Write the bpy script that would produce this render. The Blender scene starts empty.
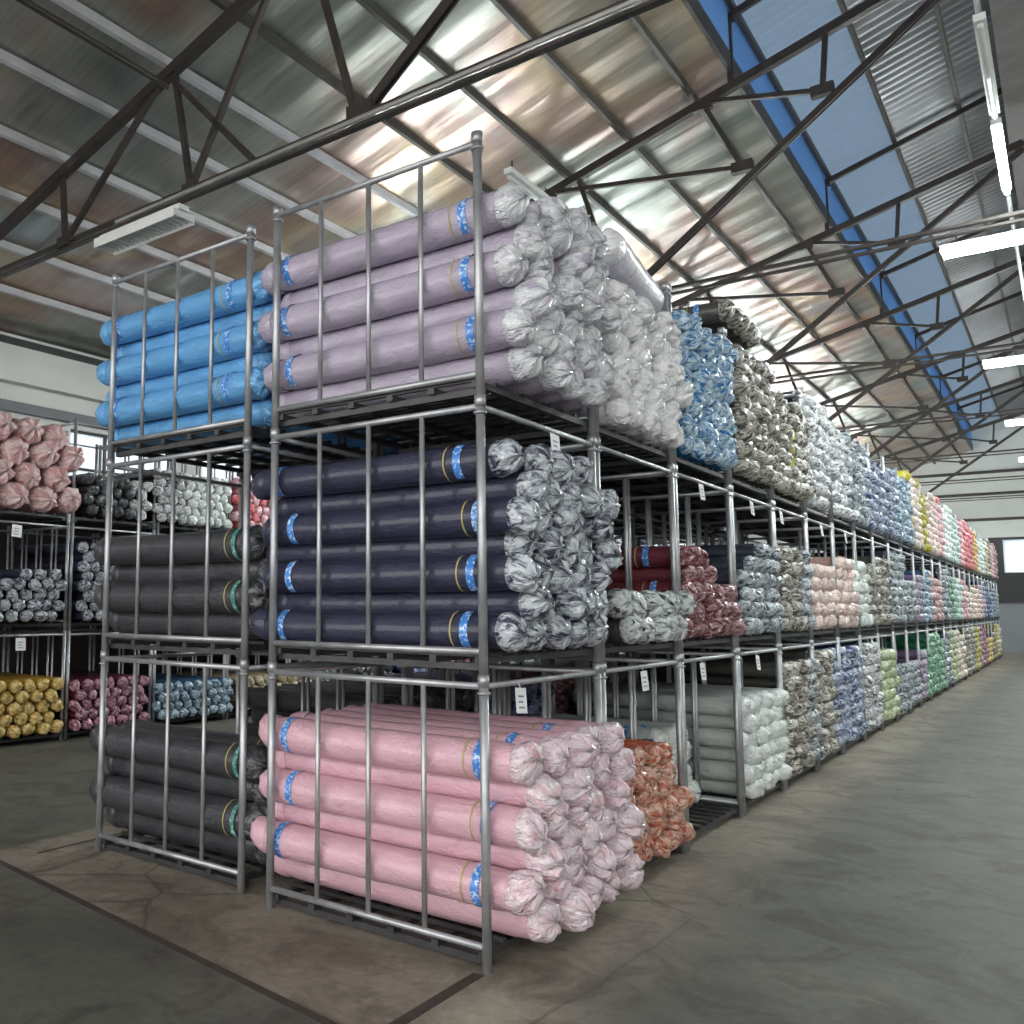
import bpy, bmesh, math, random
from mathutils import Vector, Matrix
random.seed(7)
R = random.random
def U(a, b): return a + (b - a) * random.random()
C = bpy.context.scene.collection
PI = math.pi

# ------------------------------------------------------------------ materials
def new_mat(name):
    m = bpy.data.materials.new(name); m.use_nodes = True
    nt = m.node_tree; b = nt.nodes['Principled BSDF']
    return m, nt, b
def setp(b, **k):
    for n, v in k.items():
        n = n.replace('_', ' ')
        if n in b.inputs: b.inputs[n].default_value = v
def rgb(r, g, b):
    f = lambda c: (c / 255 / 12.92) if c / 255 <= .04045 else ((c / 255 + .055) / 1.055) ** 2.4
    return (f(r), f(g), f(b), 1)
def N(nt, t, **k):
    n = nt.nodes.new(t)
    for a, v in k.items(): setattr(n, a, v)
    return n
def pos(nt, scale=(1, 1, 1)):
    g = N(nt, 'ShaderNodeNewGeometry'); m = N(nt, 'ShaderNodeMapping')
    m.inputs['Scale'].default_value = scale
    nt.links.new(g.outputs['Position'], m.inputs['Vector']); return m.outputs['Vector']
def noise(nt, vec, scale, detail=3, dist=0, rough=.5):
    n = N(nt, 'ShaderNodeTexNoise'); n.inputs['Scale'].default_value = scale
    n.inputs['Detail'].default_value = detail; n.inputs['Distortion'].default_value = dist
    n.inputs['Roughness'].default_value = rough
    nt.links.new(vec, n.inputs['Vector']); return n.outputs['Fac']
def ramp(nt, fac, stops):
    r = N(nt, 'ShaderNodeValToRGB'); e = r.color_ramp.elements
    while len(e) > 1: e.remove(e[0])
    e[0].position, e[0].color = stops[0]
    for p_, c_ in stops[1:]:
        x = e.new(p_); x.color = c_
    nt.links.new(fac, r.inputs['Fac']); return r.outputs['Color']
def mixc(nt, fac, a, b, mode='MIX'):
    m = N(nt, 'ShaderNodeMix', data_type='RGBA', blend_type=mode)
    for s, v in ((m.inputs[0], fac), (m.inputs[6], a), (m.inputs[7], b)):
        if hasattr(v, 'node'): nt.links.new(v, s)
        else: s.default_value = v
    return m.outputs[2]
def bump(nt, b, h, strength, dist=.01):
    n = N(nt, 'ShaderNodeBump'); n.inputs['Strength'].default_value = strength
    n.inputs['Distance'].default_value = dist
    nt.links.new(h, n.inputs['Height']); nt.links.new(n.outputs['Normal'], b.inputs['Normal'])
def plain(name, col, rough=.5, metal=0, nz=0, nscale=6):
    m, nt, b = new_mat(name); setp(b, Base_Color=col, Roughness=rough, Metallic=metal)
    if nz:
        f = noise(nt, pos(nt), nscale, 4)
        c = ramp(nt, f, [(.3, tuple(x * (1 - nz) for x in col[:3]) + (1,)), (.7, tuple(min(1, x * (1 + nz)) for x in col[:3]) + (1,))])
        nt.links.new(c, b.inputs['Base Color'])
    return m
def body_mat(name, col, wrinkle=.62):
    m, nt, b = new_mat(name)
    f = noise(nt, pos(nt, (3, 14, 14)), 1.2, 3)
    c = ramp(nt, f, [(.3, tuple(x * .84 for x in col[:3]) + (1,)), (.7, col)])
    nt.links.new(c, b.inputs['Base Color'])
    setp(b, Roughness=.5, Coat_Weight=.55, Coat_Roughness=.16)
    h = noise(nt, pos(nt, (1, 1.8, 1.8)), 15, 5, 2.0, .62)
    bump(nt, b, h, wrinkle, .02); return m
def end_mat(name, col, white, cover=.5):
    # gathered clear plastic: milky pleats running to the knot, cloth showing between them
    m, nt, b = new_mat(name)
    at = N(nt, 'ShaderNodeAttribute', attribute_name='pleat'); oi = N(nt, 'ShaderNodeObjectInfo')
    k = N(nt, 'ShaderNodeMath', operation='MULTIPLY'); nt.links.new(oi.outputs['Random'], k.inputs[0]); k.inputs[1].default_value = 40
    cb = N(nt, 'ShaderNodeCombineXYZ'); nt.links.new(k.outputs[0], cb.inputs[0]); nt.links.new(k.outputs[0], cb.inputs[2])
    ad = N(nt, 'ShaderNodeVectorMath', operation='ADD'); nt.links.new(at.outputs['Vector'], ad.inputs[0]); nt.links.new(cb.outputs[0], ad.inputs[1])
    v = ad.outputs[0]
    f = noise(nt, v, 1.5, 3, .9, .6)
    w = rgb(*white)
    mid = tuple(.5 * (a + c_) for a, c_ in zip(col[:3], w[:3])) + (1,)
    p0 = .5 + (.5 - cover) * .5
    c = ramp(nt, f, [(p0 - .1, col), (p0 - .01, mid), (p0 + .07, w)])
    nt.links.new(c, b.inputs['Base Color'])
    setp(b, Roughness=.3, Coat_Weight=.6, Coat_Roughness=.12)
    h = noise(nt, v, 2.6, 3, 1.2)
    bump(nt, b, h, .9, .03); return m

M = {}
M['steel'] = plain('galvanised_steel', rgb(172, 174, 178), .42, .65, .2, 9)
M['steel_dark'] = plain('dull_steel', rgb(72, 72, 74), .5, .6, .25, 9)
M['truss'] = plain('brown_painted_steel', rgb(58, 52, 50), .5, .25, .3, 5)
M['truss_tube'] = plain('bright_tube', rgb(190, 190, 188), .28, .7, .1, 5)
M['purlin'] = plain('purlin_paint_lit', rgb(186, 186, 190), .5, .1, .12, 3)  # purlin paint lightened, the light from below put into its colour
M['purlin_grey'] = plain('purlin_grey', rgb(74, 71, 68), .5, .3, .15, 3)
M['white_paint'] = plain('white_enamel', rgb(225, 228, 225), .35, 0, .04, 5)
M['wall'] = plain('whitewashed_wall', rgb(214, 216, 212), .8, 0, .05, 1.2)
M['wall_grey'] = plain('grey_plaster', rgb(120, 124, 128), .8, 0, .08, 1.2)
M['black'] = plain('black_panel', rgb(22, 22, 26), .5)
M['paper'] = plain('tag_paper', rgb(228, 230, 232), .7)
M['ink'] = plain('tag_ink', rgb(120, 125, 132), .7)
M['yellow_band'] = plain('yellow_tape', rgb(170, 160, 100), .45)
M['wood'] = plain('weathered_board', rgb(92, 84, 74), .8, 0, .3, 8)
def label_mat(name, c0, c1):
    m, nt, b = new_mat(name); f = noise(nt, pos(nt, (1, 1, 1)), 60, 2, .5)
    c = ramp(nt, f, [(.54, c0), (.6, c1)]); nt.links.new(c, b.inputs['Base Color'])
    setp(b, Roughness=.3, Coat_Weight=.4); return m
M['label_blue'] = label_mat('printed_blue_label', rgb(64, 128, 206), rgb(190, 214, 238))
M['label_green'] = label_mat('printed_green_label', rgb(66, 124, 116), rgb(140, 190, 176))
def emis(name, col, s):
    m, nt, b = new_mat(name); setp(b, Base_Color=(.9, .9, .9, 1), Emission_Color=col, Emission_Strength=s); return m
LAMP = 130
M['tube_lit'] = emis('fluorescent_tube', (.93, 1, .98, 1), LAMP)
M['tube_off'] = plain('unlit_tube', rgb(215, 218, 214), .3)

# foil backed insulation under the roof sheets
def foil(name):
    m, nt, b = new_mat(name)
    v = pos(nt)
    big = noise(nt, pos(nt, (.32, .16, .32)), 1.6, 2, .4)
    c = ramp(nt, big, [(.33, rgb(130, 136, 132)), (.44, rgb(170, 172, 164)), (.52, rgb(168, 146, 140)), (.6, rgb(184, 166, 140)), (.7, rgb(156, 162, 162))])  # panel tones vary, with reflections of the coloured rolls painted in as tints
    st = noise(nt, pos(nt, (.5, 9, .5)), 2.2, 5, .3, .65)
    sc = ramp(nt, st, [(.32, (.8, .8, .8, 1)), (.6, (1, 1, 1, 1))])
    c = mixc(nt, 1.0, c, sc, 'MULTIPLY')
    nt.links.new(c, b.inputs['Base Color'])
    setp(b, Metallic=.6, Roughness=.3)
    rr = N(nt, 'ShaderNodeMapRange'); rr.inputs[3].default_value = .25; rr.inputs[4].default_value = .42
    nt.links.new(st, rr.inputs[0]); nt.links.new(rr.outputs[0], b.inputs['Roughness'])
    w = N(nt, 'ShaderNodeTexWave', bands_direction='Y'); w.inputs['Scale'].default_value = .55
    w.inputs['Distortion'].default_value = 1.2; w.inputs['Detail'].default_value = 2
    nt.links.new(v, w.inputs['Vector'])
    a = N(nt, 'ShaderNodeMath', operation='ADD'); nt.links.new(w.outputs['Fac'], a.inputs[0]); nt.links.new(noise(nt, pos(nt, (.5, 3.2, .5)), 1.3, 2, .3), a.inputs[1])
    bump(nt, b, a.outputs[0], .3, .05); return m
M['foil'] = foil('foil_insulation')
def corr(name, col, metal=.65, rough=.3):
    return plain(name, col, rough, metal, .15, .8)
M['corrugated'] = corr('corrugated_sheet', rgb(146, 147, 152))
def translucent(name, col, t):
    m = bpy.data.materials.new(name); m.use_nodes = True; nt = m.node_tree; nt.nodes.clear()
    o = N(nt, 'ShaderNodeOutputMaterial'); mx = N(nt, 'ShaderNodeMixShader'); mx.inputs[0].default_value = t
    d = N(nt, 'ShaderNodeBsdfDiffuse'); d.inputs[0].default_value = col
    tr = N(nt, 'ShaderNodeBsdfTranslucent'); tr.inputs[0].default_value = col
    nt.links.new(d.outputs[0], mx.inputs[1]); nt.links.new(tr.outputs[0], mx.inputs[2]); nt.links.new(mx.outputs[0], o.inputs[0])
    return m
M['blue_sheet'] = translucent('blue_rooflight_sheet', rgb(112, 130, 150), .3)
M['blue_pane'] = translucent('blue_clerestory_pane', rgb(130, 166, 204), .5)
M['pane'] = translucent('frosted_window_pane', rgb(225, 232, 238), .8)

# concrete floor
def floor_mat():
    m, nt, b = new_mat('worn_concrete')
    v = pos(nt)
    n1 = noise(nt, v, .9, 5, .3, .6); n2 = noise(nt, v, 13, 6, .2, .75)
    dark = ramp(nt, n1, [(.3, rgb(76, 76, 71)), (.5, rgb(98, 98, 90)), (.7, rgb(116, 115, 104))])
    pale = ramp(nt, n1, [(.32, rgb(104, 96, 86)), (.5, rgb(138, 130, 118)), (.68, rgb(160, 152, 138))])
    sx = N(nt, 'ShaderNodeSeparateXYZ'); nt.links.new(v, sx.inputs[0])
    def step(val, edge, soft, up=True):
        r = N(nt, 'ShaderNodeMapRange', interpolation_type='SMOOTHSTEP')
        nt.links.new(val, r.inputs[0]); r.inputs[1].default_value = edge - soft; r.inputs[2].default_value = edge + soft
        r.inputs[3].default_value = 0 if up else 1; r.inputs[4].default_value = 1 if up else 0
        return r.outputs[0]
    def mul(a, c_):
        k = N(nt, 'ShaderNodeMath', operation='MULTIPLY'); nt.links.new(a, k.inputs[0])
        if hasattr(c_, 'node'): nt.links.new(c_, k.inputs[1])
        else: k.inputs[1].default_value = c_
        return k.outputs[0]
    # wobble the slab edge
    wob = N(nt, 'ShaderNodeMath', operation='MULTIPLY_ADD'); nt.links.new(n2, wob.inputs[0]); wob.inputs[1].default_value = .5
    nt.links.new(sx.outputs[0], wob.inputs[2])
    slab = mul(mul(step(wob.outputs[0], .75, .28, False), step(sx.outputs[0], -3.3, .03, True)), 1)
    ye = N(nt, 'ShaderNodeMath', operation='MULTIPLY_ADD'); nt.links.new(sx.outputs[0], ye.inputs[0]); ye.inputs[1].default_value = .13
    nt.links.new(sx.outputs[1], ye.inputs[2])
    slab = mul(slab, step(ye.outputs[0], -.86, .02, True))
    c = mixc(nt, slab, dark, pale)
    # stains and scuffs
    s = ramp(nt, noise(nt, v, 2.3, 5, 1.0, .7), [(.38, (.55, .52, .5, 1)), (.52, (1, 1, 1, 1))])
    c = mixc(nt, .8, c, s, 'MULTIPLY')
    s2 = ramp(nt, n2, [(.3, (.66, .66, .66, 1)), (.68, (1.0, 1.0, 1.0, 1))])
    c = mixc(nt, 1.0, c, s2, 'MULTIPLY')
    sp = ramp(nt, noise(nt, pos(nt, (1, 2.5, 1)), 26, 2, 0), [(.72, (0, 0, 0, 1)), (.78, (1, 1, 1, 1))])
    c = mixc(nt, mul(sp, .35), c, rgb(175, 172, 160))
    # cracks
    vo = N(nt, 'ShaderNodeTexVoronoi', feature='DISTANCE_TO_EDGE'); vo.inputs['Scale'].default_value = .55
    nz = N(nt, 'ShaderNodeTexNoise'); nz.inputs['Scale'].default_value = 1.7; nz.inputs['Detail'].default_value = 5
    nt.links.new(v, nz.inputs['Vector'])
    wv = mixc(nt, .12, v, nz.outputs['Color']); nt.links.new(wv, vo.inputs['Vector'])
    cr = ramp(nt, vo.outputs['Distance'], [(.0, (1, 1, 1, 1)), (.006, (0, 0, 0, 1))])
    c = mixc(nt, mul(mul(cr, slab), .6), c, rgb(48, 42, 38))
    nt.links.new(c, b.inputs['Base Color'])
    setp(b, Roughness=.55)
    rr = N(nt, 'ShaderNodeMapRange'); rr.inputs[3].default_value = .55; rr.inputs[4].default_value = .85
    nt.links.new(n1, rr.inputs[0]); nt.links.new(rr.outputs[0], b.inputs['Roughness'])
    bump(nt, b, n2, .25, .01); return m
M['floor'] = floor_mat()
M['joint'] = plain('dark_joint_filler', rgb(62, 54, 50), .8, 0, .25, 12)

# ------------------------------------------------------------------ mesh helpers
class MB:
    def __init__(s): s.v = []; s.f = []; s.m = []
    def add(s, vs, fs, mi=0):
        o = len(s.v); s.v += [tuple(x) for x in vs]; s.f += [tuple(i + o for i in f) for f in fs]; s.m += [mi] * len(fs)
    def box(s, a, b, mi=0):
        x0, y0, z0 = a; x1, y1, z1 = b
        vs = [(x0, y0, z0), (x1, y0, z0), (x1, y1, z0), (x0, y1, z0), (x0, y0, z1), (x1, y0, z1), (x1, y1, z1), (x0, y1, z1)]
        s.add(vs, [(0, 3, 2, 1), (4, 5, 6, 7), (0, 1, 5, 4), (1, 2, 6, 5), (2, 3, 7, 6), (3, 0, 4, 7)], mi)
    def tube(s, a, b, r, n=10, mi=0, r2=None):
        a = Vector(a); b = Vector(b); d = (b - a).normalized()
        u = d.orthogonal().normalized(); w = d.cross(u); r2 = r if r2 is None else r2
        vs = [a + (u * math.cos(2 * PI * i / n) + w * math.sin(2 * PI * i / n)) * r for i in range(n)]
        vs += [b + (u * math.cos(2 * PI * i / n) + w * math.sin(2 * PI * i / n)) * r2 for i in range(n)]
        fs = [(i, (i + 1) % n, n + (i + 1) % n, n + i) for i in range(n)]
        fs += [tuple(range(n - 1, -1, -1)), tuple(range(n, 2 * n))]
        s.add(vs, fs, mi)
    def bar(s, a, b, w, h, mi=0):      # rectangular section member, h along z
        a = Vector(a); b = Vector(b); d = (b - a).normalized()
        side = d.cross(Vector((0, 0, 1)))
        if side.length < 1e-3: side = Vector((0, 1, 0))
        side.normalize(); up = side.cross(d).normalized()
        vs = []
        for p in (a, b):
            for sx, sz in ((-1, -1), (1, -1), (1, 1), (-1, 1)): vs.append(p + side * (w / 2 * sx) + up * (h / 2 * sz))
        s.add(vs, [(0, 1, 2, 3), (7, 6, 5, 4), (0, 4, 5, 1), (1, 5, 6, 2), (2, 6, 7, 3), (3, 7, 4, 0)], mi)
    def mesh(s, name, mats, smooth=False):
        me = bpy.data.meshes.new(name); me.from_pydata(s.v, [], s.f)
        for m in mats: me.materials.append(m)
        if len(mats) > 1: me.polygons.foreach_set('material_index', s.m)
        if smooth: me.polygons.foreach_set('use_smooth', [True] * len(s.f))
        me.update(); return me
    def pleat(s, me, vals):
        a = me.attributes.new('pleat', 'FLOAT_VECTOR', 'POINT'); a.data.foreach_set('vector', [c for p in vals for c in p])
    def obj(s, name, mats, parent=None, smooth=False, **k):
        if not isinstance(mats, (list, tuple)): mats = [mats]
        return link(name, s.mesh(name, mats, smooth), parent, **k)
def link(name, me, parent=None, loc=None, **k):
    o = bpy.data.objects.new(name, me); C.objects.link(o)
    if parent: o.parent = parent
    if loc: o.location = loc
    for a, v in k.items(): o[a] = v
    return o
def smooth_by_angle(me):
    for e in me.edges: pass
def thing(name, label, cat, loc=(0, 0, 0), group=None):
    o = bpy.data.objects.new(name, None); C.objects.link(o); o.location = loc; o.empty_display_size = .1
    o['label'] = label; o['category'] = cat
    if group: o['group'] = group
    return o
def struct(name, mb, mats, smooth=False): return mb.obj(name, mats, smooth=smooth, kind='structure')
ORD = ['zeroth', 'first', 'second', 'third', 'fourth', 'fifth', 'sixth', 'seventh', 'eighth', 'ninth', 'tenth', 'eleventh', 'twelfth', 'thirteenth', 'fourteenth',
       'fifteenth', 'sixteenth', 'seventeenth', 'eighteenth', 'nineteenth', 'twentieth', 'twenty-first', 'twenty-second', 'twenty-third', 'twenty-fourth',
       'twenty-fifth', 'twenty-sixth', 'twenty-seventh', 'twenty-eighth', 'twenty-ninth', 'thirtieth']

# ------------------------------------------------------------------ shell
XW, XR, RID = -9.2, 12.9, 1.85          # side walls, ridge line
YN, YF = -9.0, 39.0
EAVE, SL = 5.2, .272
MON = -.64                               # foot of the raised middle roof
def rz(x):                               # rafter centre line
    return EAVE + SL * ((x - XW) if x <= RID else (2 * RID - x - XW))
mb = MB(); mb.add([(-14, YN - 6, 0), (16, YN - 6, 0), (16, 40, 0), (-14, 40, 0)], [(0, 1, 2, 3)])
struct('floor', mb, M['floor'])
mb = MB()
mb.bar((-3.6, -.395, .0), (-.05, -.83, .0), .045, .006)
struct('trim_1', mb, M['joint'])
mb = MB(); mb.bar((-.02, -.04, 0), (.0, -6.0, 0), .05, .006); struct('trim_2', mb, M['joint'])
mb = MB(); mb.bar((-3.05, -.2, 0), (-3.3, 8, 0), .02, .005); struct('trim_3', mb, M['joint'])

# ceiling sheets: lower slopes with foil, panels lapped along the slope
def slope_sheet(xa, za, xb, zb, y0, y1, step, amp, mat, name, mirror=False, period=None):
    mb = MB(); n = int((y1 - y0) / step); vs = []
    for i in range(n + 1):
        y = y0 + i * step
        dz = amp * math.sin(2 * PI * y / period) if period else 0
        for (x, z) in ((xa, za), (xb, zb)):
            if mirror: x = 2 * RID - x
            vs.append((x, y, z + dz))
    fs = [(2 * i, 2 * i + 1, 2 * i + 3, 2 * i + 2) for i in range(n)]
    mb.add(vs, fs)
    return struct(name, mb, mat, smooth=True)
TH = .17
for mir, nm in ((False, 'ceiling_west'), (True, 'ceiling_east')):
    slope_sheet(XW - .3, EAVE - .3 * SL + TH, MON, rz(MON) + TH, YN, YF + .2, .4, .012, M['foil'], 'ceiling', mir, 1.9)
MZ0, MZ1 = 8.36, 9.1
msl = (MZ1 - MZ0) / (RID - MON)
for mir in (False, True):
    x1 = .32; z1 = MZ0 + msl * (x1 - MON)
    slope_sheet(MON - .25, MZ0 + TH - .25 * msl, x1, z1 + TH, YN, YF + .2, .03, .028, M['blue_sheet'] if not mir else M['corrugated'], 'ceiling', mir, .18)
    slope_sheet(x1, z1 + TH, RID, MZ1 + TH, YN, YF + .2, .03, .028, M['corrugated'], 'ceiling', mir, .18)
# clerestory panes between the lower roof and the raised roof
k = 1
for mir in (False, True):
    x = MON if not mir else 2 * RID - MON
    mb = MB(); mb.box((x - .006, YN, rz(MON) + TH + .2), (x + .006, YF, MZ0 + TH)); struct('window_%d' % k, mb, M['blue_pane']); k += 1
for mir in (False, True):
    x = MON if not mir else 2 * RID - MON
    mb = MB(); mb.box((x - .02, YN, rz(MON) + TH - .02), (x + .02, YF, rz(MON) + TH + .2)); struct('trim_%d' % (80 + mir), mb, M['purlin_grey'])
# side walls
def wall_w(name, x, y0, y1, holes, top, t=.22):
    mb = MB(); zs0, zs1 = holes[0][2], holes[0][3]
    mb.box((x - t, y0, 2.9), (x, y1, zs0)); mb.box((x - t, y0, zs1), (x, y1, top))
    ya = y0
    for (a, b, _, _) in holes:
        mb.box((x - t, ya, zs0), (x, a, zs1)); ya = b
    mb.box((x - t, ya, zs0), (x, y1, zs1)); return struct(name, mb, M['wall'])
holes = [(y, y + 2.1, 3.0, 4.15) for y in [-6.4 + 2.65 * i for i in range(17)]]
wall_w('wall_left', XW, YN, YF, holes, EAVE + .13)
mb = MB(); mb.box((XW - .22, YN, 0), (XW, YF, 2.9)); struct('wall_left', mb, plain('lower_wall_shade', rgb(62, 58, 56), .7, 0, .1, 2))  # lower wall coloured dark to paint in the shade behind the racks
for (a, b, z0, z1) in holes:
    mb = MB()
    for q in range(4): yy = a + (b - a) * q / 3; mb.box((XW - .14, yy - .025, z0), (XW - .08, yy + .025, z1))
    for zz in (z0 + .02, (z0 + z1) / 2, z1 - .02): mb.box((XW - .135, a, zz - .02), (XW - .085, b, zz + .02))
    w = mb.obj('window_%d' % k, M['truss'], kind='structure')
    mb = MB(); mb.box((XW - .115, a, z0), (XW - .105, b, z1)); mb.obj('window_pane', M['pane'], w); k += 1
mb = MB(); mb.box((XW, YN, 4.62), (XW + .16, YF, 4.78)); struct('trim_4', mb, M['wall'])
mb = MB(); mb.box((XW, YN, 4.22), (XW + .1, YF, 4.36)); struct('trim_5', mb, M['wall_grey'])
mb = MB(); mb.box((XW - .02, YN, EAVE - .02), (XW + .12, YF, EAVE + .05)); struct('trim_6', mb, M['black'])
mb = MB(); mb.box((XR, YN, 0), (XR + .2, YF, EAVE + .13)); struct('wall_right', mb, M['wall'])
# far wall with gable
mb = MB()
pts = [(XW, 4.2), (XR, 4.2), (XR, EAVE + .15), (2 * RID - MON, rz(MON) + TH), (2 * RID - MON, MZ0 + TH), (RID, MZ1 + TH), (MON, MZ0 + TH), (MON, rz(MON) + TH), (XW, EAVE + .15)]
nn = len(pts)
vs = [(x, YF, z) for x, z in pts] + [(x, YF + .25, z) for x, z in pts]
mb.add(vs, [tuple(range(nn)), tuple(range(2 * nn - 1, nn - 1, -1))] + [(i, i + nn, (i + 1) % nn + nn, (i + 1) % nn) for i in range(nn)])
struct('wall_back', mb, M['wall'])
mb = MB(); mb.box((XW, YF, 1.9), (.08, YF + .25, 4.2)); mb.box((3.1, YF, 1.9), (XR, YF + .25, 4.2)); struct('wall_back', mb, M['wall'])
mb = MB(); mb.box((XW, YF - .02, 0), (XR, YF + .25, 1.9)); struct('wall_back', mb, M['wall_grey'])
for i, z in enumerate((5.0, 5.97, 6.8)):
    mb = MB(); mb.box((XW, YF - .14, z - .05), (XR, YF - .001, z + .05)); struct('trim_%d' % (7 + i), mb, M['truss'])
mb = MB(); mb.box((-.35, YF - .16, 1.9), (3.2, YF - .04, 2.98)); mb.box((-.35, YF - .16, 2.98), (.08, YF - .04, 4.3)); mb.box((.08, YF - .16, 4.2), (3.2, YF - .04, 4.3))
w = struct('window_%d' % k, mb, M['black'])
mb = MB(); mb.box((.08, YF - .1, 2.98), (3.1, YF - .06, 4.2)); mb.obj('window_pane', M['pane'], w)

# purlins
def purlin(xa, z, y0, y1, mat, name, w=.07, h=.11):
    mb = MB(); mb.box((xa - w / 2, y0, z - h / 2), (xa + w / 2, y1, z + h / 2)); struct(name, mb, mat)
tn = 10
for mir in (False, True):
    for i in range(10):
        x = -8.25 + .8 * i
        xx = x if not mir else 2 * RID - x
        purlin(xx, rz(x) + .11, YN, YF, M['purlin'] if i < 6 else M['purlin_grey'], 'trim_%d' % tn, .06 if i < 6 else .045, .09); tn += 1  # eave-side purlins get the painted-in lit tone, the others stay dark grey
    for x in (MON + .05, .32, 1.15):
        xx = x if not mir else 2 * RID - x
        purlin(xx, MZ0 + msl * (x - MON) + .1, YN, YF, M['purlin_grey'], 'trim_%d' % tn, .05, .08); tn += 1
mb = MB(); mb.box((1.68, YN, 8.55), (2.04, YF, 8.9)); struct('trim_%d' % tn, mb, M['truss']); tn += 1

# trusses
TY = [-8.9, -3.6] + [1.7 + 5.3 * i for i in range(7)]
TZ = 5.3
def truss_meshes():
    P = []
    def part(nm, fn, mat):
        mb = MB(); fn(mb); P.append((nm, mb.mesh(nm, [mat]), mat))
    for s in (0, 1):
        X = (lambda x: x) if s == 0 else (lambda x: 2 * RID - x)
        part('rafter', lambda m: m.bar((X(XW), 0, rz(XW) - .02), (X(RID), 0, rz(RID) - .02), .09, .1), M['truss'])
        part('diagonal_tie', lambda m: (m.bar((X(-1.95), -.025, TZ), (X(RID), -.025, rz(RID) - .1), .02, .075), m.bar((X(-1.95), .025, TZ), (X(RID), .025, rz(RID) - .1), .02, .075)), M['truss'])
        webs = [((-7.4, TZ), (-7.4, rz(-7.4))), ((-5.8, TZ), (-5.9, rz(-5.9))), ((-5.8, TZ), (-4.3, rz(-4.3))), ((-3.88, TZ), (-4.15, rz(-4.15))),
                ((-3.88, TZ), (-2.85, rz(-2.85))), ((-3.1, TZ + .02), (-4.25, rz(-4.25))), ((-2.0, TZ), (-2.5, rz(-2.5))),
                ((-.56, 6.52), (-.96, rz(-.96))), ((-.56, 6.52), (-2.9, rz(-2.9))), ((.27, 7.12), (-.96, rz(-.96))), ((.27, 7.12), (.33, rz(.33)))]
        for a, b in webs:
            part('strut', lambda m: m.bar((X(a[0]), 0, a[1]), (X(b[0]), 0, b[1]), .05, .05), M['truss'])
        for x, z, w in ((-1.95, TZ + .03, .12), (-.56, 6.52, .11), (.27, 7.12, .11), (-.96, rz(-.96) - .05, .1), (-2.9, rz(-2.9) - .05, .1), (-5.8, TZ + .0, .1), (-3.88, TZ + .0, .08), (MON, MZ0 - .02, .07)):
            part('gusset_plate', lambda m: m.box((X(x) - w, -.045, z - w * .55), (X(x) + w, .045, z + w * .55)), M['truss'])
        part('monitor_post', lambda m: m.bar((X(MON), 0, rz(MON)), (X(MON), 0, MZ0), .06, .06), M['truss'])
        part('monitor_rafter', lambda m: m.bar((X(MON), 0, MZ0), (X(RID), 0, MZ1), .06, .08), M['truss'])
    part('bottom_tie', lambda m: (m.box((XW, -.03, TZ - .02), (XR, .03, TZ + .012)), m.box((XW, -.03, TZ - .09), (XR, .03, TZ - .066))), M['truss'])
    part('tie_tube', lambda m: m.tube((-4.9, -.045, TZ - .043), (XR, -.045, TZ - .043), .021, 14), M['truss_tube'])
    return P
TM = truss_meshes()
for i, y in enumerate(TY):
    if i == 0: continue
    lab = 'dark brown steel roof truss %s' % ('over the open entrance end of the hall' if i == 1 else 'crossing above the corner rack with a bright round bottom tube' if i == 2 else
          ('the %s one beyond the corner rack going down the hall' % ORD[i - 2]))
    t = thing('roof_truss', lab, 'roof truss', (0, y, 0), 'steel roof trusses')
    for nm, me, mt in TM:
        if nm == 'tie_tube' and i != 2: continue
        link(nm, me, t)
# long brace rods
for j, (a, b) in enumerate([((-4.24, 1.7, 6.42), (-4.0, -3.6, 6.3))]):
    mb = MB(); mb.tube(a, b, .03, 8); o = mb.obj('brace_rod', M['truss']); o['label'] = 'thin dark brace rod running under the roof above the blue rolls'; o['category'] = 'brace rod'

# ------------------------------------------------------------------ lamps
def batten(c, axis, L, lit, label, group=None, louvre=False, single=False):
    t = thing('fluorescent_lamp', label, 'ceiling lamp', c, group)
    d = Vector((1, 0, 0)) if axis == 'x' else Vector((0, 1, 0))
    s = Vector((0, 1, 0)) if axis == 'x' else Vector((1, 0, 0))
    mb = MB()
    a = -d * L / 2; b = d * L / 2
    mb.bar(a + Vector((0, 0, .055)), b + Vector((0, 0, .055)), .07 if single else .12, .05)
    hs = mb.obj('lamp_housing', M['white_paint'], t)
    for sg in ((0,) if single else (-1, 1)):
        mb = MB(); mb.tube(a * .97 + s * .05 * sg, b * .97 + s * .05 * sg, .02 if single else .028, 10)
        mb.obj('tube', M['tube_lit'] if lit else M['tube_off'], hs, smooth=True)
    mb = MB()
    for q in (-.4, .4): mb.tube(d * L * q + Vector((0, 0, .07)), d * L * q + Vector((0, 0, .17)), .008, 6)
    mb.obj('hanger', M['steel_dark'], t)
    if louvre:
        mb = MB(); n = 15
        for q in range(n + 1):
            p = a + (b - a) * q / n; mb.bar(p - s * .12 + Vector((0, 0, -.02)), p + s * .12 + Vector((0, 0, -.02)), .012, .06)
        for sg in (-1, 1): mb.bar(a + s * .12 * sg - Vector((0, 0, .02)), b + s * .12 * sg - Vector((0, 0, .02)), .012, .09)
        mb.obj('louvre', M['white_paint'], t)
    return t
batten((-4.45, 1.62, TZ - .26), 'x', 1.15, False, 'unlit white louvred lamp hanging under the bright tube above the blue rolls', louvre=True)
for i in range(1, 7):
    y = TY[i + 2]
    batten((1.86, y, TZ - .26), 'x', 1.3, True, 'glowing white tube lamp over the aisle, the %s one down the hall' % ORD[i], 'glowing lamps over the aisle')
batten((1.765, 6.0, 5.42), 'y', 1.5, True, 'slim glowing lamp running lengthwise under the ridge beside the crosswise lamp', single=True)
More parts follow.
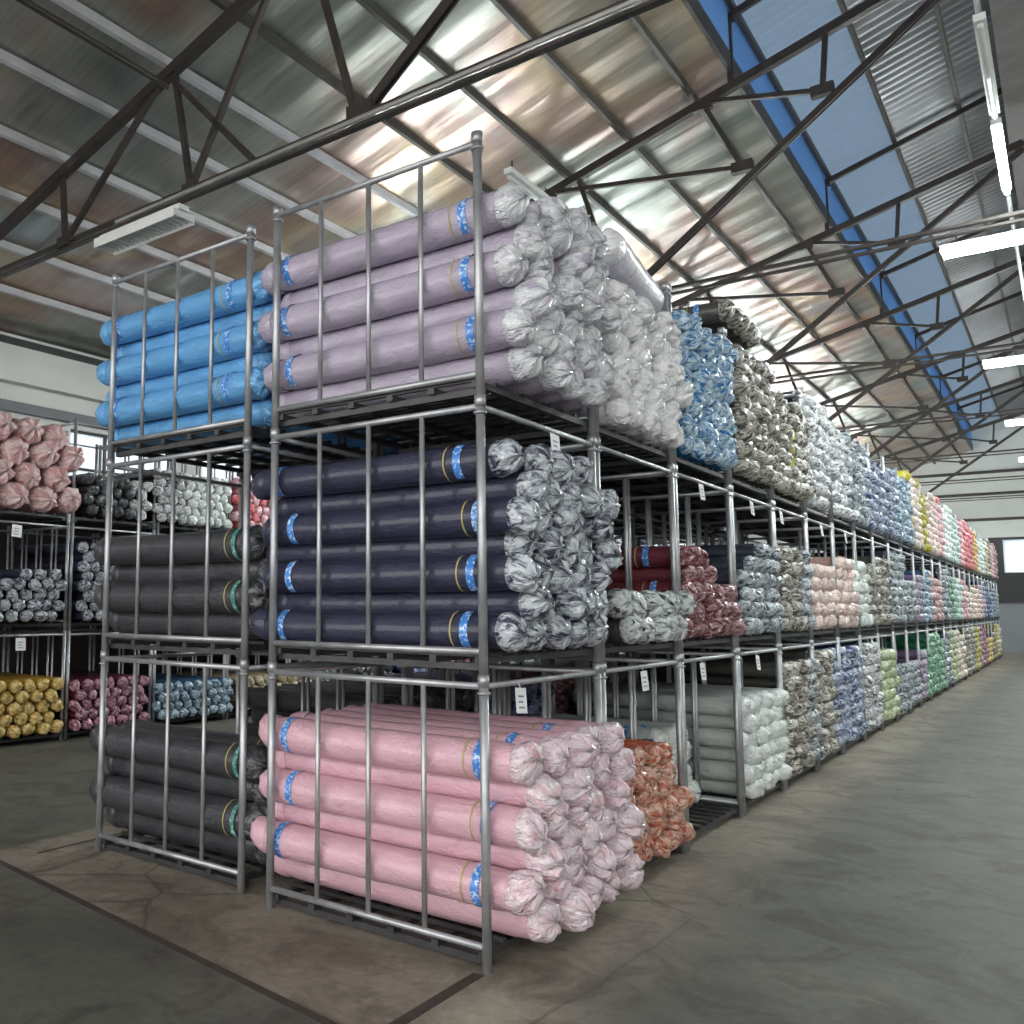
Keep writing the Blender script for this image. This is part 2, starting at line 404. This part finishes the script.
batten((1.765, 4.35, 5.44), 'y', 1.5, False, 'slim unlit lamp running lengthwise under the ridge before the glowing slim one', single=True)
mb = MB(); mb.tube((1.76, -3.6, 5.58), (1.76, YF, 5.58), .018, 8)
o = mb.obj('conduit', M['steel']); o['label'] = 'thin pale conduit running lengthwise below the ridge of the roof'; o['category'] = 'conduit'
# hall lamps on the other ties; those past the aisle are added, unseen fill light
for i in range(0, 8):
    y = TY[i + 1]
    if i >= 2:
        batten((-4.3, y, TZ - .26), 'x', 1.3, True, 'tube lamp over the far racks on the %s tie' % ORD[i], 'lamps over the racks')
        batten((-2.9, y, TZ - .26), 'x', 1.2, True, 'second tube lamp over the far racks on the %s tie' % ORD[i], 'lamps over the racks')
    if i in (0, 1, 2, 4, 5, 6, 7): batten((6.6, y, TZ - .26), 'x', 1.3, True, 'added unseen tube lamp lighting the bay past the aisle, %s tie' % ORD[i + 1], 'added lamps past the aisle')
t = batten((-1.4, 3.4, 5.14), 'y', .8, False, 'short unlit lamp poking out above the lilac rolls by the corner post', single=True)

# ------------------------------------------------------------------ racks
PW, PL, PITCH, TIER = 1.26, 1.24, 1.3, 1.256
RP = .021
def rack_parts(n=10, full=True):
    out = []
    top = TIER - .002
    for (x, y) in ((0, 0), (-PW, 0), (0, PL), (-PW, PL)):
        mb = MB(); mb.tube((x, y, 0), (x, y, top), RP, n)
        out.append(('post', mb, M['steel']))
        if full:
            mb2 = MB(); mb2.tube((x, y, top - .05), (x, y, top - .0), RP * 1.28, n); mb2.tube((x, y, top - .085), (x, y, top - .075), RP * 1.5, n)
            out.append(('collar', mb2, M['steel']))
    for y in (0, PL):
        for z in (TIER - .052, .1):
            mb = MB(); mb.tube((-PW, y, z), (0, y, z), .016, n); out.append(('rail', mb, M['steel']))
        for q in range(1, 4):
            mb = MB(); mb.tube((-PW * q / 4, y, .1), (-PW * q / 4, y, TIER - .052), .013, max(6, n - 2)); out.append(('upright_bar', mb, M['steel']))
    for x in (0, -PW):
        mb = MB(); mb.tube((x, 0, TIER - .052), (x, PL, TIER - .052), .014, n); out.append(('side_rail', mb, M['steel']))
    mb = MB()
    for q in range(9): y = .03 + (PL - .06) * q / 8; mb.box((-PW + .01, y - .012, .075), (-.01, y + .012, .092))
    for q in range(6): x = -.03 - (PW - .06) * q / 5; mb.box((x - .018, .01, .045), (x + .018, PL - .01, .074))
    mb.box((-PW + .01, .035, .015), (-.01, .07, .045)); mb.box((-PW + .01, PL - .07, .015), (-.01, PL - .035, .045))
    out.append(('deck', mb, M['steel_dark']))
    return [(nm, m_.mesh(nm, [mt], False)) for nm, m_, mt in out]
RK = rack_parts(12, True); RKF = rack_parts(6, False)
for me in [m for _, m in RK] + [m for _, m in RKF]:
    if me.name.startswith('deck'): continue
    me.polygons.foreach_set('use_smooth', [len(p.vertices) == 4 for p in me.polygons])
TN = ['bottom', 'middle', 'top']
def rack(x, y, z, label, near, group, top=False):
    t = thing('stacking_rack', label, 'rack', (x, y, z), group); last = None
    for nm, me in (RK if near else RKF):
        if top and nm == 'side_rail': continue
        o = link(nm, me, last if nm == 'collar' else t)
        if nm == 'post': last = o
    return t
NU = 27
for i in range(NU):
    for k_ in range(3):
        where = 'corner stack of the aisle row' if i == 0 else 'aisle row, %s stack from the corner' % ORD[i + 1]
        rack(0, PITCH * i, TIER * k_, 'galvanised tube rack, %s tier, %s' % (TN[k_], where), i < 5, 'racks along the aisle', k_ == 2)
LX, LY = -1.55, .085
for i in range(8):
    for k_ in range(3):
        where = 'stack under the blue rolls' if i == 0 else '%s stack behind the blue rolls' % ORD[i]
        rack(LX, LY + PITCH * i, TIER * k_, 'galvanised tube rack, %s tier, %s' % (TN[k_], where), i < 1, 'racks in the inner row', k_ == 2)
FX, FY = -7.0, 1.45
for j in range(-1, 16):
    for k_ in range(3):
        if k_ == 2 and j < 1: continue
        rack(FX, FY + PITCH * j, TIER * k_, 'grey tube rack, %s tier, row by the white wall, %s stack along' % (TN[k_], ORD[j + 2]), False, 'racks by the white wall')
# decks only for the top tier with the big pink rolls
for j in (-1, 0):
    t = thing('stacking_rack', 'low tube rack under the big pink rolls, %s stack along the white wall' % ORD[j + 2], 'rack', (FX, FY + PITCH * j, TIER * 2), 'racks by the white wall')
    link('deck', RKF[-1][1], t)
    for (x, y) in ((0, 0), (-PW, 0), (0, PL), (-PW, PL)):
        mb = MB(); mb.tube((x, y, 0), (x, y, .16), RP, 8); mb.obj('post', M['steel'], t)

# paper tags hanging from the aisle rails
def tag_at(x, y, z, label, s=1.0):
    t = thing('paper_tag', label, 'tag', (x, y, z), 'paper tags on the rails')
    mb = MB(); a = U(-.12, .12)
    w, h = .052 * s, .115 * s
    ca, sa = math.cos(a), math.sin(a)
    def P(u, v, o): return (o, u * ca - v * sa, u * sa + v * ca)
    vs = [P(-w, 0, 0), P(w, 0, 0), P(w, -h, .012), P(-w, -h, .012), P(-w, 0, .0015), P(w, 0, .0015), P(w, -h, .0135), P(-w, -h, .0135)]
    mb.add(vs, [(0, 1, 2, 3), (4, 7, 6, 5), (0, 4, 5, 1), (1, 5, 6, 2), (2, 6, 7, 3), (3, 7, 4, 0)]); card = mb.obj('card', M['paper'], t)
    mb = MB()
    for q in range(3):
        v = -h * (.3 + .22 * q); o = .0015 + .0125 * (-v / h) + .001
        mb.add([P(-w * .6, v, o), P(w * (.5 - .2 * (q % 2)), v, o), P(w * (.5 - .2 * (q % 2)), v - .008, o + .001), P(-w * .6, v - .008, o + .001)], [(0, 1, 2, 3)])
    mb.obj('printing', M['ink'], card)
    mb = MB(); mb.tube((0, 0, 0), (-.012, 0, .03), .002, 5); mb.obj('string', M['paper'], t)
TT = [(.72, 2, 'corner rack, under the lilac rolls'), (.3, 1, 'corner rack, above the pink rolls'), (3.1, 2, 'rail above the burgundy rolls'), (4.42, 2, 'rail above the slate rolls'),
      (1.87, 1, 'rail above the orange rolls'), (2.98, 1, 'rail above the white and indigo rolls'), (5.4, 2, 'fifth rack rail from the corner'), (7.1, 2, 'sixth rack rail, above the peach rolls'),
      (4.4, 1, 'rail above the big white rolls'), (8.4, 2, 'seventh rack rail from the corner'), (9.8, 1, 'eighth rack rail, lower tier')]
for y, k_, s_ in TT: tag_at(.022, y, TIER * k_ - .075, 'small white paper tag hanging on the %s' % s_)
tag_at(FX + .03, 2.0, TIER * 2 - .08, 'white paper tag on the rail below the big pink rolls', 1.2)
tag_at(FX + .03, 2.1, TIER - .08, 'white paper tag on the rail above the yellow rolls', 1.2)

# ------------------------------------------------------------------ fabric rolls
COL = {  # cloth, plastic tint, cover
 'pink': ((222, 178, 192), (232, 216, 224), .64), 'navy': ((44, 47, 72), (205, 212, 220), .52), 'lilac': ((180, 170, 190), (222, 226, 230), .6),
 'white lilac': ((226, 224, 236), (250, 250, 253), .85), 'sky blue': ((98, 166, 222), (130, 190, 240), .4), 'charcoal': ((56, 57, 63), (120, 124, 130), .35),
 'orange': ((190, 96, 64), (222, 186, 168), .5), 'charcoal grey': ((52, 52, 58), (214, 222, 222), .58), 'turquoise': ((0, 112, 178), (212, 236, 248), .5),
 'burgundy': ((112, 42, 56), (196, 160, 164), .42), 'indigo': ((50, 50, 110), (150, 160, 190), .45), 'white': ((196, 204, 200), (240, 246, 244), .8),
 'stone': ((72, 72, 66), (212, 208, 198), .48), 'yellow': ((196, 186, 30), (222, 216, 150), .4), 'slate': ((52, 60, 76), (205, 215, 222), .52),
 'black': ((28, 28, 34), (226, 228, 232), .6), 'peach': ((228, 190, 180), (244, 226, 220), .6), 'royal blue': ((26, 50, 112), (196, 208, 226), .5),
 'cream': ((226, 214, 176), (244, 226, 222), .6), 'rose': ((222, 140, 156), (240, 214, 220), .5), 'coral': ((226, 86, 96), (240, 190, 190), .4),
 'green': ((52, 140, 100), (190, 226, 206), .45), 'pale green': ((170, 190, 130), (214, 222, 190), .5), 'purple': ((120, 96, 136), (206, 196, 216), .5),
 'golden': ((206, 160, 60), (236, 216, 150), .5), 'maroon': ((110, 44, 66), (220, 170, 190), .48), 'blush': ((206, 150, 152), (236, 212, 212), .5),
 'steel blue': ((60, 100, 136), (200, 222, 234), .5), 'beige': ((180, 166, 132), (226, 216, 190), .5), 'mint': ((150, 200, 190), (224, 240, 236), .6)}
BM, EM = {}, {}
for n_, (c_, w_, cv) in COL.items():
    BM[n_] = body_mat('cloth_' + n_.replace(' ', '_'), rgb(*c_)); EM[n_] = end_mat('plastic_' + n_.replace(' ', '_'), rgb(*c_), w_, cv)
R0, L0 = .083, 1.46
def body_mesh(seed, n=22, m=16):
    rnd = random.Random(seed); vs = []; ph = [rnd.uniform(0, 6.28) for _ in range(6)]
    for j in range(m + 1):
        x = -L0 / 2 + L0 * j / m; t = j / m
        e = .93 if j in (0, m) else 1
        for i in range(n):
            a = 2 * PI * i / n
            r = R0 * e * (1 + .018 * math.sin(2 * a + ph[0] + 3 * t) + .012 * math.sin(5 * t * 6.28 + ph[1]) + .01 * math.sin(3 * a + ph[2] + 9 * t))
            vs.append((x, r * math.cos(a), r * math.sin(a) - .004 * math.sin(PI * t)))
    fs = [(j * n + i, j * n + (i + 1) % n, (j + 1) * n + (i + 1) % n, (j + 1) * n + i) for j in range(m) for i in range(n)]
    mb = MB(); mb.add(vs, fs); me = mb.mesh('roll_body', [BM['pink']], True); return me
def end_profile(seed, n, rings, L=.1, fo=.14):
    rnd = random.Random(seed); k = rnd.choice((5, 6, 7, 8)); ph = rnd.uniform(0, 6.28); ph2 = rnd.uniform(0, 6.28)
    ox, oz = rnd.uniform(-.3, .3), rnd.uniform(-.35, .2); vs = []; at = []
    prof = [(0, .95), (.12, 1.02), (.38, 1.01), (.62, .95), (.82, .82), (.94, .6), (.99, .34), (1.0, .14)]
    if rings < 8: prof = [(0, .96), (.45, 1.02), (.86, .8), (1.0, .3)]
    dome = rnd.uniform(.75, 1.25)
    for t, q in prof:
        for i in range(n):
            a = 2 * PI * i / n
            f = 1 + fo * t * math.sin(k * a + ph + 2 * t) + .6 * fo * t * math.sin((k + 4) * a + ph2) + rnd.uniform(-.6, .6) * fo * t
            r = R0 * q * f
            xx = L * dome * (t + fo * t * math.sin(k * a + ph2) + rnd.uniform(-.5, .5) * fo * t)
            vs.append((xx, r * math.cos(a) + ox * R0 * t * t, r * math.sin(a) + oz * R0 * t * t))
            at.append((1.9 * math.cos(a) * (1 - .35 * t) + seed, 1.9 * math.sin(a) * (1 - .35 * t), 1.1 * t))
    m = len(prof) - 1
    fs = [(j * n + i, j * n + (i + 1) % n, (j + 1) * n + (i + 1) % n, (j + 1) * n + i) for j in range(m) for i in range(n)]
    fs.append(tuple(range(m * n, m * n + n)))
    return vs, fs, at
def end_mesh(seed, flip=False):
    vs, fs, at = end_profile(seed, 22, 8, fo=.03 if flip else .14)
    if flip: vs = [(-x, y, z) for x, y, z in vs]; fs = [tuple(reversed(f)) for f in fs]
    mb = MB(); mb.add(vs, fs); me = mb.mesh('plastic_end', [EM['pink']], True); mb.pleat(me, at); return me
BODY = [body_mesh(s) for s in range(4)]
ENDR = [end_mesh(s) for s in range(9)]; ENDL = [end_mesh(20 + s, True) for s in range(5)]
def sleeve(name, w, k_, mat, a0=0, a1=2 * PI, n=20):
    mb = MB(); vs = []
    full = abs(a1 - a0 - 2 * PI) < 1e-3; r = R0 * k_
    for x in (-w / 2, w / 2):
        for i in range(n + 1): a = a0 + (a1 - a0) * i / n; vs.append((x, r * math.cos(a), r * math.sin(a)))
    fs = [(i, i + 1, n + 2 + i, n + 1 + i) for i in range(n)]
    mb.add(vs, fs); return mb.mesh(name, [mat], True)
SL_B = sleeve('printed_label', .042, 1.045, M['label_blue'], 1.2, 4.3); SL_G = sleeve('printed_label', .03, 1.045, M['label_green'], 1.0, 4.6)
SL_Y = sleeve('yellow_tape', .008, 1.045, M['yellow_band'])

rolls = []   # every roll: dict
def stack(xr, L, y0, y1, z0, rows, color, place, r=R0, squash=None, mix=None, front_odd=True, prot=.0, prof=None, label='blue', maxcol=99, jit=.006, rj=.025, group=None, sf=1.2):
    s = 2 * r * sf; v = math.sqrt(max(0, (2.0 * r) ** 2 - (s / 2) ** 2))
    n = int((y1 - y0 + .02) / s)
    for q in range(rows):
        front = ((rows - 1 - q) % 2 == 0)            # top row starts nearest the barred end
        off = 0 if front else s / 2
        nn = n + 1
        c = 0
        for i in range(nn):
            y = y0 + r + off + i * s
            if y + r > y1 + .07: continue
            c += 1
            if c > maxcol: continue
            if prof and not prof(q, i, n): continue
            col = mix(q, i, n) if mix else color
            rolls.append(dict(x=xr + U(-rj, rj), L=L, y=y + U(-jit, jit), z=z0 + r + q * v + U(0, jit), r=r * U(.97, 1.0), c=col, place=place, q=q, i=c, lab=(label if ((i < 1 and front) or (q >= rows - 1 and i % 2)) else None),
                              front=i < 1, g=group or ('rolls in the ' + place), rows=rows))
Z = [.092, TIER + .092, 2 * TIER + .092]
# aisle row
stack(.2, 1.63, .03, 1.23, Z[0], 6, 'pink', 'bottom corner rack', r=.091, sf=1.32)
stack(.16, 1.6, .03, 1.23, Z[1], 7, 'navy', 'middle corner rack', sf=1.28, prof=lambda q, i, n: not (q == 6 and i == n - 1), jit=.012, rj=.045, r=.086)
stack(.18, 1.62, .03, 1.23, Z[2], 6, 'lilac', 'top corner rack', jit=.01, rj=.03, r=.094, sf=1.3)
def rnd_prof(p): return lambda q, i, n: True
stack(.09, 1.5, 1.33, 2.5, Z[0], 6, 'orange', 'bottom rack beside pink', r=.066, prof=lambda q, i, n: q + max(0, i - 4) * 1.6 < 5.6 and (i < 8))
stack(.12, 1.55, 1.36, 2.5, Z[1], 2, 'charcoal grey', 'middle rack beside navy', r=.086)
stack(.12, 1.55, 1.31, 2.52, Z[2], 6, 'white lilac', 'top rack beside lilac', r=.084, jit=.01)
stack(-.28, 1.2, 2.63, 3.1, Z[0], 4, 'indigo', 'bottom rack past orange', r=.08)
stack(-.3, 1.2, 3.12, 3.8, Z[0], 4, 'white', 'open rack past orange', r=.086, label='blue')
stack(.07, 1.5, 2.62, 3.86, Z[1], 5, 'burgundy', 'middle rack past charcoal', r=.075, prof=lambda q, i, n: q < 3 or i <= 2)
stack(.1, 1.55, 2.63, 3.84, Z[2], 8, 'turquoise', 'top rack past lilac', r=.076, mix=lambda q, i, n: 'turquoise')
stack(-.42, 1.1, 2.62, 3.3, Z[1] + .4, 2, 'burgundy', 'heap behind the burgundy rolls', r=.09) if False else None
stack(.05, 1.5, 3.93, 5.16, Z[0], 6, 'white', 'bottom rack past indigo', r=.078)
stack(.07, 1.5, 3.93, 5.14, Z[1], 6, 'slate', 'middle rack past burgundy', r=.075, prof=lambda q, i, n: q < 4 + i * .5)
stack(.1, 1.55, 3.92, 5.16, Z[2], 8, 'stone', 'top rack past turquoise', r=.08)
stack(.05, 1.5, 5.2, 6.46, Z[0], 8, 'stone', 'bottom rack past white', r=.075, mix=lambda q, i, n: 'slate' if i > 4 else 'stone')
stack(.05, 1.5, 5.22, 6.4, Z[1], 6, 'slate', 'fifth middle rack', r=.078, mix=lambda q, i, n: 'stone' if i < 4 else 'slate')
stack(.08, 1.55, 5.22, 6.44, Z[2], 7, 'stone', 'fifth top rack', r=.08, mix=lambda q, i, n: 'yellow' if i in (2, 3) and q in (2, 3, 4) and (q + i) % 2 else 'stone')
# the far part of the aisle row: colour by rack
far = {0: ['stone', 'royal blue', 'black', 'pale green', 'slate', 'slate', 'purple', 'green', 'green', 'slate', 'pale green', 'cream', 'stone', 'stone', 'yellow', 'purple', 'maroon', 'yellow', 'golden', 'stone', 'yellow', 'cream', 'stone'],
       1: ['peach', 'peach', 'white', 'stone', 'slate', 'slate', 'purple', 'steel blue', 'blush', 'slate', 'green', 'mint', 'rose', 'peach', 'cream', 'peach', 'blush', 'royal blue', 'indigo', 'steel blue', 'royal blue', 'slate', 'stone'],
       2: ['black', 'black', 'slate', 'royal blue', 'royal blue', 'steel blue', 'cream', 'yellow', 'peach', 'rose', 'white', 'mint', 'rose', 'coral', 'coral', 'golden', 'cream', 'mint', 'beige', 'stone', 'blush', 'maroon', 'stone']}
rowsN = {0: [8, 8, 8, 7, 5, 5, 6, 8, 7, 8, 8, 7, 8], 1: [5, 6, 6, 7, 8, 5, 6, 7, 6, 8, 7, 7, 7], 2: [9, 8, 8, 7, 8, 8, 9, 8, 9, 8, 9, 8, 8]}
rr_ = random.Random(3)
for i in range(5, NU):
    for k_ in range(3):
        lst = far[k_]; c0 = lst[min(i - 5, len(lst) - 1)]; c1 = lst[min(i - 4, len(lst) - 1)]
        rn = rowsN[k_][(i - 5) % 13]; sp = rr_.randint(3, 6)
        top = [rr_.uniform(-1.1, .6) for _ in range(10)]
        stack(.04, 1.45, PITCH * i + .01, PITCH * i + 1.24, Z[k_], rn, c0, '%s rack %d' % (TN[k_], i), r=.08,
              mix=lambda q, j, n, c0=c0, c1=c1, sp=sp: c0 if j < sp else c1, prof=lambda q, j, n, rn=rn, top=top: q < rn + top[j % 10])
# inner row beside the corner rack
stack(-1.47, 1.55, LY, LY + .5, Z[2], 6, 'sky blue', 'top inner rack', r=.094, sf=1.3, maxcol=2)
stack(-1.48, 1.5, LY, LY + .5, Z[1], 4, 'charcoal', 'middle inner rack', r=.098, sf=1.25, maxcol=2, label='green')
stack(-1.48, 1.5, LY, LY + .5, Z[0], 4, 'charcoal', 'bottom inner rack', r=.102, sf=1.25, maxcol=2, label='green')
for i in range(1, 7):  # inner racks filled with added dark rolls to darken the gaps
    for k_, cs in ((0, ['charcoal', 'indigo', 'burgundy', 'black', 'black', 'charcoal']), (1, ['black', 'charcoal', 'indigo', 'charcoal', 'charcoal', 'black']), (2, ['sky blue', 'slate', 'white', 'stone', 'slate', 'slate'])):
        stack(-1.5, 1.45, LY + PITCH * i, LY + PITCH * i + 1.2, Z[k_], (6, 5, 5)[k_], cs[i - 1], 'inner %s %d' % (TN[k_], i), r=.085)
# row by the white wall: ends face the second aisle
def wst(y0, y1, k_, rows, c, pl, r=.075, **kw): stack(-6.88, 1.45, y0, y1, Z[k_], rows, c, pl, r=r, **kw)
wst(.1, 2.78, 2, 4, 'blush', 'top heap by white wall', r=.155)
wst(-.2, 2.62, 1, 5, 'navy', 'mid-height white-wall rack', r=.072, prof=lambda q, i, n: q < 4.4 + .8 * math.sin(i))
wst(2.8, 3.9, 1, 8, 'navy', 'second mid-height white-wall rack', r=.072)
wst(-.2, 2.62, 0, 5, 'golden', 'low white-wall rack', r=.075)
wst(2.75, 3.9, 0, 5, 'maroon', 'second low white-wall rack', r=.07)
wst(4.0, 5.4, 0, 4, 'steel blue', 'third low white-wall rack', r=.07)
wst(5.5, 7.2, 0, 4, 'beige', 'fourth low white-wall rack', r=.07)
wst(2.82, 3.85, 2, 4, 'black', 'second high white-wall rack', r=.075, mix=lambda q, i, n: 'charcoal' if i < 4 else 'black')
wst(3.9, 5.25, 2, 6, 'white', 'third high white-wall rack', r=.07, mix=lambda q, i, n: 'black' if i < 3 else 'white')
wst(5.35, 6.5, 2, 6, 'rose', 'fourth high white-wall rack', r=.075, mix=lambda q, i, n: 'coral' if (q + i) % 3 == 0 else 'rose')
wst(4.0, 6.5, 1, 5, 'slate', 'third mid-height white-wall rack', r=.075)
for j in range(4, 16):  # dark rolls added to block the wall from view and keep the interior dark
    for k_ in range(3): wst(FY + PITCH * (j + .1), FY + PITCH * (j + 1) - .08, k_, (6, 6, 7)[k_], ['charcoal', 'black', 'indigo', 'slate', 'burgundy'][(j * 2 + k_) % 5], 'wall row %d %d' % (j, k_))
# loose rolls lying on top of the stacks
loose = []
def extra(x, y, z, L, r, c, label, rot): rolls.append(dict(x=x, L=L, y=y, z=z, r=r, c=c, place=None, label=label, rot=rot, q=0, i=0, lab='blue', front=True, g='loose rolls on top of the stacks'))
extra(-.05, 1.6, 3.77, 1.2, .11, 'white lilac', 'loose lilac roll lying lengthwise on top of the white-lilac rolls', (0, -.13, -PI / 2 + .06))
for q in range(3):
    extra(.17, .56 + .235 * q, 3.535, 1.6, .09, 'lilac', 'extra lilac roll on top of the corner stack, %s from the corner post' % ORD[q + 1], (0, 0, 0))
for q in range(5):
    extra(.06, 4.0 + .2 * q, 3.95 - .012 * q, 1.4, .085, 'stone', 'loose grey roll lying on top of the stone stack, %s from the turquoise rolls' % ORD[q + 1], (0, 0, .1))
extra(.05, 14.2, 3.78, 1.4, .1, 'yellow', 'loose bright yellow roll on top of the far cream stack', (0, 0, 0))
extra(.05, 14.9, 3.72, 1.4, .1, 'yellow', 'second loose yellow roll on top of the far cream stack', (0, 0, 0))
extra(.05, 17.2, 3.7, 1.4, .1, 'maroon', 'loose crimson roll on top of the far pink stack', (0, 0, 0))
extra(.05, 17.9, 3.7, 1.4, .1, 'coral', 'second loose crimson roll on top of the far pink stack', (0, 0, 0))

cam_p = Vector((2.0146, -3.5832, 1.55))
def dist(d):
    s = (Vector((d['x'], d['y'], d['z'])) - cam_p).length / (d['r'] / R0) 
    if d['x'] < -1 and d['x'] > -3 and d['y'] > 1.0: s += 60
    if d['x'] < -1 and d['x'] > -3 and d['i'] > 1 and d['place'] and 'inner' in d['place'] : s += 0
    return s
rolls.sort(key=dist)
NI = 300
TONE = {}
def add_roll(d, idx):
    place = d['place']
    if place: lab = '%s roll, %s, %s row up, %s from near end' % (d['c'].replace(' ', '-'), place, ORD[d['q'] + 1], ORD[d['i']])
    else: lab = d['label']
    k = d['r'] / R0
    t = thing('fabric_roll', lab, 'fabric roll', (d['x'], d['y'], d['z']), d['g'])
    cap = .12 * k; BL = d['L'] - 1.6 * cap
    a = U(0, 6.28)
    if 'rot' in d: t.rotation_euler = d['rot']
    b = link('roll_body', BODY[idx % 4], t); b.location = (-cap * .8 - BL / 2, 0, 0); b.scale = (BL / L0, k, k); b.rotation_euler = (0, 0, 0)
    e = link('plastic_end', ENDR[random.randrange(9)], t); e.location = (-cap * .8 - .004, 0, 0); e.scale = (k, k, k); e.rotation_euler = (a, 0, 0)
    ob = [b, e]
    if d['front'] or d['q'] >= d.get('rows', 0) - 1 or d['x'] < -1:
        e2 = link('plastic_end', ENDL[random.randrange(5)], t); e2.location = (-cap * .8 - BL + .004, 0, 0); e2.scale = (k, k, k); e2.rotation_euler = (U(0, 6.28), 0, 0); ob.append(e2)
    for o_ in ob:
        o_.material_slots[0].link = 'OBJECT'
        o_.material_slots[0].material = BM[d['c']] if (o_ is b or (o_ is not e and d['x'] > -6)) else EM[d['c']]
    if d['lab'] and (R() < .85 or d['front']) and d['x'] > -6:
        me = SL_G if d['lab'] == 'green' else SL_B
        spots = (-.15 - U(0, .02),) if d['lab'] == 'green' else (-.25 - U(0, .03), -d['L'] + .2 + U(0, .03)) if d['front'] else (-.22 - U(0, .05),)
        for sx_ in spots:
            o_ = link('printed_label', me, t); o_.location = (sx_, 0, 0); o_.scale = (1, k, k)
        o_ = link('yellow_tape', SL_Y, t); o_.location = (spots[0] - .07, 0, 0); o_.scale = (1, k, k)
for idx, d in enumerate(rolls[:NI]): add_roll(d, idx)
# the hundreds of rolls further off, as one stock
cols = list(COL); mats = [BM[c_] for c_ in cols] + [EM[c_] for c_ in cols]
mb = MB(); EP = [end_profile(60 + s, 10, 4) for s in range(8)]
AT = []
for d in rolls[NI:]:
    ci = cols.index(d['c']); k = d['r'] / R0; cap = .12 * k; x0, y0, z0 = d['x'] - cap * .8, d['y'], d['z']; BL = d['L'] - 1.6 * cap
    vs, fs, at = random.choice(EP); so = U(0, 60); AT += [(p + so, q_, t_ + so) for p, q_, t_ in at] + [(0, 0, 0)] * 20; sg = random.choice((-1, 1)); a = U(0, 6.28); ca, sa = math.cos(a), math.sin(a)
    mb.add([(x0 + x * k, y0 + (y * ca - z * sa) * k, z0 + (y * sa + z * ca) * k) for x, y, z in vs], fs, ci + len(cols))
    n = 10; r = d['r'] * .97
    vs = [(x, y0 + r * math.cos(2 * PI * i / n), z0 + r * math.sin(2 * PI * i / n)) for x in (x0 - BL, x0 + .004) for i in range(n)]
    mb.add(vs, [(i, (i + 1) % n, n + (i + 1) % n, n + i) for i in range(n)] + [tuple(range(n - 1, -1, -1))], ci)
st = mb.obj('fabric_rolls', mats, smooth=True, kind='stuff'); mb.pleat(st.data, AT)
st['label'] = 'hundreds of plastic-wrapped fabric rolls of many colours filling the distant racks'; st['category'] = 'fabric rolls'
print('rolls total', len(rolls), 'individual', NI)
from collections import Counter
print(Counter(d['place'] for d in rolls[:NI]))

# ------------------------------------------------------------------ light
w = bpy.data.worlds.new('sky'); bpy.context.scene.world = w; w.use_nodes = True
bg = w.node_tree.nodes['Background']; bg.inputs[0].default_value = (1, .99, .96, 1); bg.inputs[1].default_value = 2.2

# ------------------------------------------------------------------ camera
yaw, pitch, roll, f, cx = 0.7002, 0.1039, 0.0072, 904.073, -201.5
fw = Vector((-math.sin(yaw), math.cos(yaw), 0)); rt = Vector((math.cos(yaw), math.sin(yaw), 0)); up = Vector((0, 0, 1))
f2 = fw * math.cos(pitch) + up * math.sin(pitch); u2 = -fw * math.sin(pitch) + up * math.cos(pitch)
r3 = rt * math.cos(roll) + u2 * math.sin(roll); u3 = -rt * math.sin(roll) + u2 * math.cos(roll)
cd = bpy.data.cameras.new('camera'); cam = bpy.data.objects.new('camera', cd); C.objects.link(cam)
mt = Matrix((r3, u3, -f2)).transposed().to_4x4(); mt.translation = cam_p; cam.matrix_world = mt
cd.sensor_width = 36; cd.lens = 36 * f / 1024; cd.shift_x = -cx / 1024; cd.clip_end = 200
bpy.context.scene.camera = cam
sc = bpy.context.scene
sc.view_settings.view_transform = 'Standard'; sc.view_settings.look = 'None'; sc.view_settings.gamma = 1
sc.view_settings.use_curve_mapping = False; sc.view_settings.exposure = .62
